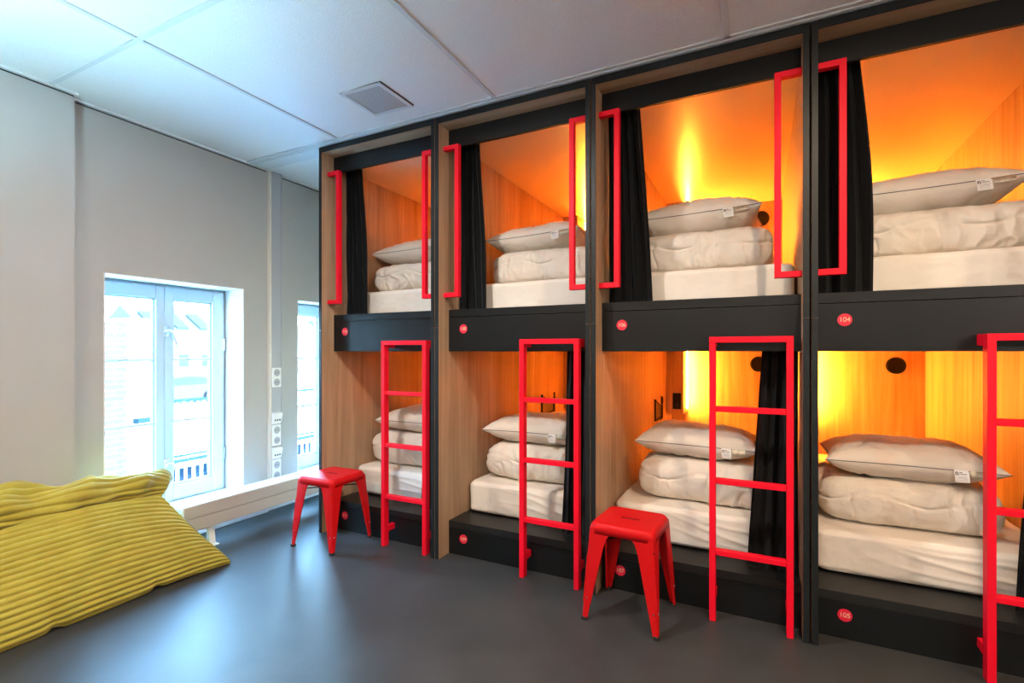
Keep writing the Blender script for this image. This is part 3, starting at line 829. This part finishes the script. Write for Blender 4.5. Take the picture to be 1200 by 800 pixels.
# ---------------------------------------------------------------- ribbed bean bag
def beanbag():
    # section control: (x, z) full, seam (x, z), y of the end seam, rib weight, fold weight
    K = [(-2.90, 0.000, -2.80, 0.000, -0.60, 1, 0), (-2.815, 0.006, -2.775, 0.004, -0.595, 1, 0), (-2.785, 0.045, -2.775, 0.020, -0.595, 1, 0),
         (-2.800, 0.120, -2.800, 0.060, -0.62, 1, 0), (-2.860, 0.220, -2.850, 0.130, -0.67, 1, 0), (-2.930, 0.315, -2.905, 0.205, -0.72, 1, 0.05),
         (-2.990, 0.385, -2.965, 0.290, -0.76, 1, 0.1), (-3.040, 0.432, -3.010, 0.370, -0.795, 1, 0.2), (-3.085, 0.435, -3.045, 0.420, -0.82, 1, 0.3),
         (-3.105, 0.395, -3.065, 0.405, -0.81, 1, 0.6), (-3.115, 0.420, -3.085, 0.415, -0.79, 1, 0.9), (-3.105, 0.490, -3.105, 0.445, -0.755, 1, 1.0),
         (-3.140, 0.545, -3.135, 0.468, -0.72, 1, 1.0), (-3.200, 0.572, -3.170, 0.472, -0.69, 1, 1.0), (-3.270, 0.555, -3.190, 0.462, -0.68, 1, 0.7),
         (-3.320, 0.480, -3.200, 0.435, -0.72, 1, 0.3), (-3.322, 0.330, -3.180, 0.330, -0.90, 1, 0), (-3.315, 0.120, -3.080, 0.170, -0.92, 0, 0),
         (-3.270, 0.005, -2.960, 0.030, -0.86, 0, 0), (-3.100, 0.000, -2.860, 0.003, -0.72, 0, 0)]
    n = len(K)
    P = []
    def cr(p0, p1, p2, p3, t):
        return tuple(0.5*((2*b)+(-a+c)*t+(2*a-5*b+4*c-d)*t*t+(-a+3*b-3*c+d)*t**3) for a, b, c, d in zip(p0, p1, p2, p3))
    for i in range(n):
        a, b, c, d = K[i-1], K[i], K[(i+1) % n], K[(i+2) % n]
        L = math.hypot(c[0]-b[0], c[1]-b[1]); m_ = max(3, int(L/0.0027)) if i < 16 else 6
        for k in range(m_):
            q = cr(a, b, c, d, k/m_); P.append([q[0], max(q[1], 0.0), q[2], max(q[3], 0.0)]+list(q[4:]))
    P = np.array(P); nP = len(P)
    arc = np.concatenate([[0], np.cumsum(np.hypot(np.diff(P[:, 0]), np.diff(P[:, 1])))])
    ss = []
    s = 0.0; Ltot = 1.62
    while s < Ltot: ss.append(s); s += 0.006+0.016*min(1, s/0.25)
    ss.append(Ltot)
    V = []
    for s in ss:
        L0, L1 = 0.42, 0.5
        g = math.sqrt(max(0, 1-(1-min(1, s/L0))**2))**0.9
        e = (Ltot-s)
        g2 = math.sqrt(max(0, 1-(1-min(1, e/L1))**2))
        pts = []
        for (fx, fz, sx, sz, ye, rw, fw) in P:
            x = sx+(fx-sx)*g; z = sz+(fz-sz)*g
            if g2 < 1: x = (fx*g2 + -3.02*(1-g2)); z = fz*g2+0.10*(1-g2)
            pts.append((x, z, ye-s))
        for k in range(nP):
            x, z, y = pts[k]; xa, za, _ = pts[k-1]; xb, zb, _ = pts[(k+1) % nP]
            tx, tz = xb-xa, zb-za; l = math.hypot(tx, tz) or 1; nxn, nzn = tz/l, -tx/l    # outward normal (loop runs up the front)
            rw, fw = P[k, 5], P[k, 6]
            q = Vector((x*6, y*3.2, z*6))
            fold = fw*(noise.noise(q)*0.085 + noise.noise(q*2.1+Vector((3, 1, 5)))*0.052 + (0.5-abs(noise.noise(Vector((x*7+y*4, y*3, z*7))))*2)*0.018)*min(1, s/0.15+0.15)
            low = noise.noise(Vector((x*3, y*2.2+4, z*3)))*0.014*min(1, s/0.2)
            # puckers near the lower edge
            pk = 0
            if z < 0.14 and x > -2.9: 
                for yy, am in ((-0.98, 0.020), (-1.40, 0.022), (-1.72, 0.015)):
                    pk -= am*math.exp(-((y-yy+0.5*(z-0.05)*0.6)/0.022)**2)*(1-z/0.14)
            ribamp = 0.0078*rw*min(1, 0.35+g)*(0.35+0.65*g2)
            wob = 0.35*noise.noise(Vector((arc[k]*2.4, y*3, 1.3)))
            ph = (arc[k]/0.0285+wob)*PI
            rib = (abs(math.sin(ph))**0.6-0.5)*2*ribamp
            dd = fold+low+pk+rib
            x2 = x+nxn*dd; z2 = max(0.0005, z+nzn*dd)
            x2 = max(x2, -3.332)
            V.append((x2, y, z2))
    F = []
    for a in range(len(ss)-1):
        for k in range(nP): F.append((a*nP+k, a*nP+(k+1) % nP, (a+1)*nP+(k+1) % nP, (a+1)*nP+k))
    F.append(tuple(range(nP))[::-1]); F.append(tuple((len(ss)-1)*nP+k for k in range(nP)))
    o = npmesh('floor_cushion', V, F, M['cord'])
    tag(o, 'big slumped lime yellow ribbed floor cushion under the window', 'floor cushion')
    return o
beanbag()

# ---------------------------------------------------------------- recessed downlights (ceiling out of view, back pair added as fill)
def downlight(x, y, p, col=(1.0, 0.80, 0.60), label='', size=0.075):
    t = empty('downlight', (x, y, CEIL)); tag(t, label, 'downlight', 'round ceiling downlights')
    bm = bmesh.new(); n = 32
    prof = [(0.085, 0.0), (0.085, -0.006), (0.078, -0.009), (0.064, -0.006), (0.060, 0.0)]
    rings = [[bm.verts.new((r*math.cos(2*PI*i/n), r*math.sin(2*PI*i/n), d)) for i in range(n)] for r, d in prof]
    for a in range(4):
        for i in range(n): bm.faces.new((rings[a][i], rings[a][(i+1) % n], rings[a+1][(i+1) % n], rings[a+1][i]))
    obj('rim', bm, M['white'], t)
    L = bpy.data.lights.new('downlight_lamp', 'AREA'); L.shape = 'DISK'; L.size = size; L.energy = p; L.color = col
    o = bpy.data.objects.new('lamp', L); C.objects.link(o); o.parent = t; o.location = (0, 0, -0.012)
downlight(-1.46, -1.32, 48, col=(1.0, 0.92, 0.84), label='round ceiling downlight nearest the windows')
downlight(0.42, -1.32, 38, col=(1.0, 0.76, 0.52), label='round ceiling downlight over the stool')
downlight(2.30, -1.32, 38, col=(1.0, 0.70, 0.42), label='round ceiling downlight furthest from the windows')
downlight(0.42, -3.3, 12, label='added unseen fill downlight at the back of the room')  # added out of view for general fill
downlight(-1.6, -3.2, 36, col=(1.0, 0.62, 0.36), label='added unseen warm fill downlight at the back nearest the windows')  # added out of view to warm the low wall and the cushion

def globe(x, y, z, p, col, label, r=0.17):  # made-up globe lights out of view, added to lift the ambient light
    t = empty('fill_globe', (x, y, CEIL)); tag(t, label, 'added fill light', 'added globe fill lights')
    bm = bmesh.new(); cyl(bm, (0, 0, 0), (0, 0, -0.03), 0.055, n=24); obj('ceiling_rose', bm, M['white'], t)
    bm = bmesh.new(); cyl(bm, (0, 0, -0.03), (0, 0, z-CEIL+r), 0.004, n=8); obj('cord', bm, M['ink'], t)
    bm = bmesh.new(); cyl(bm, (0, 0, z-CEIL+r-0.012), (0, 0, z-CEIL+r+0.04), 0.035, n=20); obj('cap', bm, M['chrome'], t)
    bm = bmesh.new(); bmesh.ops.create_uvsphere(bm, u_segments=32, v_segments=18, radius=r)
    A = 4*PI*r*r
    o = obj('fill_globe_ball', bm, emit('fill_globe_glow', col, p/(PI*A)), t, smooth=True, loc=(0, 0, z-CEIL))
def fill_uplight(x, y, H, e, col):  # made-up uplighter out of view, added to wash the ceiling cool
    t = empty('added_uplighter', (x, y, 0)); tag(t, 'added unseen uplighter washing the ceiling with cool light near the window wall', 'floor lamp')
    bm = bmesh.new(); cyl(bm, (0, 0, 0), (0, 0, 0.02), 0.15, 0.145, 40); obj('base', bm, M['chrome'], t, 0.003)
    bm = bmesh.new(); cyl(bm, (0, 0, 0.02), (0, 0, H-0.12), 0.011, n=16); obj('pole', bm, M['chrome'], t, 0, True)
    bm = bmesh.new(); n = 40
    prof = [(0.03, H-0.13), (0.11, H-0.105), (0.165, H-0.04), (0.18, H), (0.176, H), (0.160, H-0.038), (0.105, H-0.098), (0.0, H-0.115)]
    rings = []
    for r, z in prof:
        rings.append([bm.verts.new((r*math.cos(2*PI*k/n), r*math.sin(2*PI*k/n), z)) for k in range(n)] if r > 0 else bm.verts.new((0, 0, z)))
    for a in range(len(prof)-2):
        for k in range(n): bm.faces.new((rings[a][k], rings[a][(k+1) % n], rings[a+1][(k+1) % n], rings[a+1][k]))
    for k in range(n): bm.faces.new((rings[-2][k], rings[-2][(k+1) % n], rings[-1]))
    bm.faces.new(rings[0][::-1])
    obj('fill_bowl', bm, M['white'], t, 0, True)
    bm = bmesh.new(); cyl(bm, (0, 0, H-0.095), (0, 0, H-0.075), 0.075, n=32); obj('fill_emitter', bm, emit('cool_fill_glow', col, e), t)
fill_uplight(-2.36, -2.0, 1.72, 420, (0.42, 0.82, 1.0))
globe(2.5, -3.2, 2.05, 100, (1.0, 0.86, 0.75), 'added unseen globe fill light on the side away from the windows')
globe(0.0, -3.7, 2.05, 30, (1.0, 0.90, 0.82), 'added unseen globe fill light behind the viewer')

# ---------------------------------------------------------------- outside
GZ = -1.45
def omat(n, c, r=0.9): return mat(n, c, 0.9, spec=0.0)
O_road = omat('pale_asphalt', (0.45, 0.54, 0.60)); O_white = omat('white_paint_outdoor', (0.75, 0.77, 0.78), 0.6)
O_roof = omat('slate_roof', (0.0207, 0.0243, 0.0252)); O_glass = omat('dark_glazing', (0.0135, 0.0180, 0.0189), 0.5); O_car = omat('silver_car_paint', (0.0225, 0.0243, 0.0252), 0.5)
O_render = omat('pale_render', (0.60, 0.62, 0.64)); O_tyre = omat('tyre', (0.004, 0.004, 0.005)); O_rail = omat('blue_grey_railing', (0.0072, 0.0144, 0.0189), 0.6)
O_redroof = omat('clay_roof', (0.52, 0.36, 0.32))
struct(B('ground', (-90, XO-0.3, -40, 70, GZ-0.2, GZ), O_road))
# neighbouring brick building with a white corner pier
nb = empty('brick_outbuilding', (-7.6, -2.0, GZ)); tag(nb, 'pale brick wall with a white corner pier outside the window', 'building')
B('brick_wall', (-1.0, 0.6, -5.0, 2.90, 0, 3.04), M['brick'], nb)
B('corner_pier', (-0.9, 0.66, 2.90, 3.35, 0, 3.10), O_white, nb)
B('wall_ledge', (0.66, 0.80, 2.93, 3.34, 1.80, 1.86), O_rail, nb)
# railings
def fence(x, ya, yb, z0, z1, label, sp=0.115):
    t = empty('baluster_railing', (x, ya, z0)); tag(t, label, 'railing')
    L = yb-ya; h_ = z1-z0
    B('top_rail', (-0.03, 0.03, 0, L, h_-0.05, h_), O_rail, t); B('bottom_rail', (-0.02, 0.02, 0, L, 0.05, 0.09), O_rail, t)
    k = 0; y = 0.04; me = None
    while y < L and k < 90:
        if me is None:
            o = B('baluster', (-0.014, 0.014, -0.014, 0.014, 0.0, h_-0.05), O_white, t); me = o
            o.location = (0, y, 0)
        else:
            o = me.copy(); C.objects.link(o); o.parent = t; o.location = (0, y, 0)
        y += sp; k += 1
fence(-8.9, 1.6, 9.5, -0.62, 0.42, 'white baluster railing beyond the window, the higher run')
fence(-7.9, 1.6, 7.2, GZ, -0.40, 'white baluster railing beyond the window, the lower run', 0.12)
struct(B('path', (-8.98, -8.2, 1.5, 10, GZ, -0.62), O_road))
struct(B('shade_slab', (-8.2, -8.12, 1.5, 10, GZ, -0.60), omat('painted_blue_shade', (0.0054, 0.0108, 0.0180))))  # added dark slab, coloured as the blue shade behind the lower railing
# parked cars
def car(x, y, label, m):
    t = empty('parked_car', (x, y, GZ)); tag(t, label, 'car', 'cars parked outside')
    prof = [(-2.1, 0.30), (-2.15, 0.62), (-2.0, 0.86), (-1.25, 0.95), (-0.55, 1.38), (0.2, 1.46), (1.1, 1.40), (1.75, 1.0), (2.12, 0.90), (2.15, 0.35), (1.7, 0.22), (-1.8, 0.22)]
    bm = bmesh.new(); prism(bm, prof, 0, -0.85, 0.85)      # outline in (y,z), extruded in x
    obj('body', bm, m, t, 0.05)
    bm = bmesh.new(); prism(bm, [(-1.05, 0.98), (-0.50, 1.33), (0.22, 1.40), (1.02, 1.34), (1.5, 1.0)], 0, -0.858, 0.858); obj('side_glass', bm, O_glass, t)
    for yy in (-1.35, 1.3):
        for xx in (-0.8, 0.8):
            bm = bmesh.new(); cyl(bm, (xx-0.1, yy, 0.32), (xx+0.1, yy, 0.32), 0.32, n=24); w_ = obj('wheel', bm, O_tyre, t)
            bm = bmesh.new(); cyl(bm, (xx-0.105, yy, 0.32), (xx+0.105, yy, 0.32), 0.19, n=16); obj('hub', bm, O_car, w_)
car(-27.0, 12.6, 'silver car parked beyond the railing, seen through the large window', O_car)
car(-27.5, 24.5, 'pale car parked beyond the railing, seen through the narrow window', O_render)
# houses across the road
def house(x, y0, y1, hw_, hr, label, roofm, nw, nd):
    t = empty('terraced_house', (x, y0, GZ)); tag(t, label, 'house', 'houses across the road')
    L = y1-y0
    B('house_wall', (-8, 0, 0, L, 0, hw_), O_render, t)
    bm = bmesh.new(); prism(bm, [(-8.4, hw_), (0.4, hw_), (-4, hw_+hr)], 1, -0.3, L+0.3); obj('roof', bm, roofm, t)
    for k in range(nw):
        yy = (k+0.5)*L/nw
        for z in (1.0, 3.5):
            if z+1.4 < hw_:
                f = B('house_window', (0.0, 0.06, yy-0.6, yy+0.6, z, z+1.5), O_white, t); B('pane', (0.06, 0.07, yy-0.52, yy+0.52, z+0.08, z+1.42), O_glass, f)
    for k in range(nd):
        yy = (k+0.5)*L/nd
        bm = bmesh.new()
        prism(bm, [(-0.1, hw_+hr*0.12), (-2.6, hw_+hr*0.70), (-2.6, hw_+hr*0.78), (-0.1, hw_+hr*0.2)], 1, yy-0.55, yy+0.55); obj('skylight', bm, O_glass, t)
house(-52, 24.0, 40.0, 4.6, 2.6, 'long pale house with skylights in its slate roof across the road', O_roof, 7, 7)
house(-50, 41.5, 60.0, 4.4, 3.0, 'pale house with a clay tiled roof across the road', O_redroof, 7, 4)
# bare tree
def tree(x, y, label):
    t = empty('bare_tree', (x, y, GZ)); tag(t, label, 'tree')
    bm = bmesh.new(); rnd = random.Random(3)
    def grow(p, d, L, r, dep):
        q = p+d*L; cyl(bm, p, q, r, r*0.7, 7)
        if dep == 0: return
        for _ in range(3):
            dd = (d+Vector((rnd.uniform(-.6, .6), rnd.uniform(-.6, .6), rnd.uniform(-.1, .5)))).normalized()
            grow(q, dd, L*0.72, r*0.62, dep-1)
    grow(Vector((0, 0, 0)), Vector((0, 0, 1)), 2.2, 0.13, 5)
    obj('trunk', bm, omat('bark', (0.30, 0.30, 0.30)), t)
tree(-22, 21.3, 'bare branching tree outside the narrow window beside the bunks')

S_ = bpy.data.lights.new('sun', 'SUN'); S_.energy = 150; S_.angle = 0.02; S_.color = (0.72, 0.90, 1.0)
so_ = bpy.data.objects.new('sun', S_); C.objects.link(so_); so_.rotation_euler = Vector((0.75, -0.35, 0.80)).to_track_quat('Z', 'Y').to_euler()
# ---------------------------------------------------------------- world, camera
w = bpy.data.worlds.new('World'); SC.world = w; w.use_nodes = True
nt = w.node_tree; bg = nt.nodes['Background']
tc = nt.nodes.new('ShaderNodeTexCoord'); sp = nt.nodes.new('ShaderNodeSeparateXYZ'); rp = nt.nodes.new('ShaderNodeValToRGB')
nt.links.new(tc.outputs['Generated'], sp.inputs[0]); nt.links.new(sp.outputs['Z'], rp.inputs['Fac'])
rp.color_ramp.elements[0].position = 0.0; rp.color_ramp.elements[0].color = (0.42, 0.76, 1.0, 1)
rp.color_ramp.elements[1].position = 0.7; rp.color_ramp.elements[1].color = (0.22, 0.55, 1.0, 1)
nt.links.new(rp.outputs['Color'], bg.inputs['Color']); bg.inputs['Strength'].default_value = 72

f = 583.0
cam = bpy.data.cameras.new('camera'); co = bpy.data.objects.new('camera', cam); C.objects.link(co)
cam.sensor_fit = 'HORIZONTAL'; cam.sensor_width = 36; cam.lens = f/1200*36
cam.shift_y = (411.5-400)/1200.0
cam.clip_start = 0.05; cam.clip_end = 300
ang = math.atan(293/f)
co.location = (0, -2.45, 1.24); co.rotation_euler = (PI/2, 0, ang)
SC.camera = co
SC.view_settings.view_transform = 'Standard'; SC.view_settings.look = 'None'; SC.view_settings.gamma = 1; SC.view_settings.use_curve_mapping = False
SC.view_settings.exposure = 0.0
cy = SC.cycles
cy.use_denoising = True; cy.max_bounces = 10; cy.diffuse_bounces = 6; cy.glossy_bounces = 4; cy.transparent_max_bounces = 12
cy.sample_clamp_indirect = 60.0; cy.caustics_reflective = False; cy.caustics_refractive = False; cy.use_light_tree = True
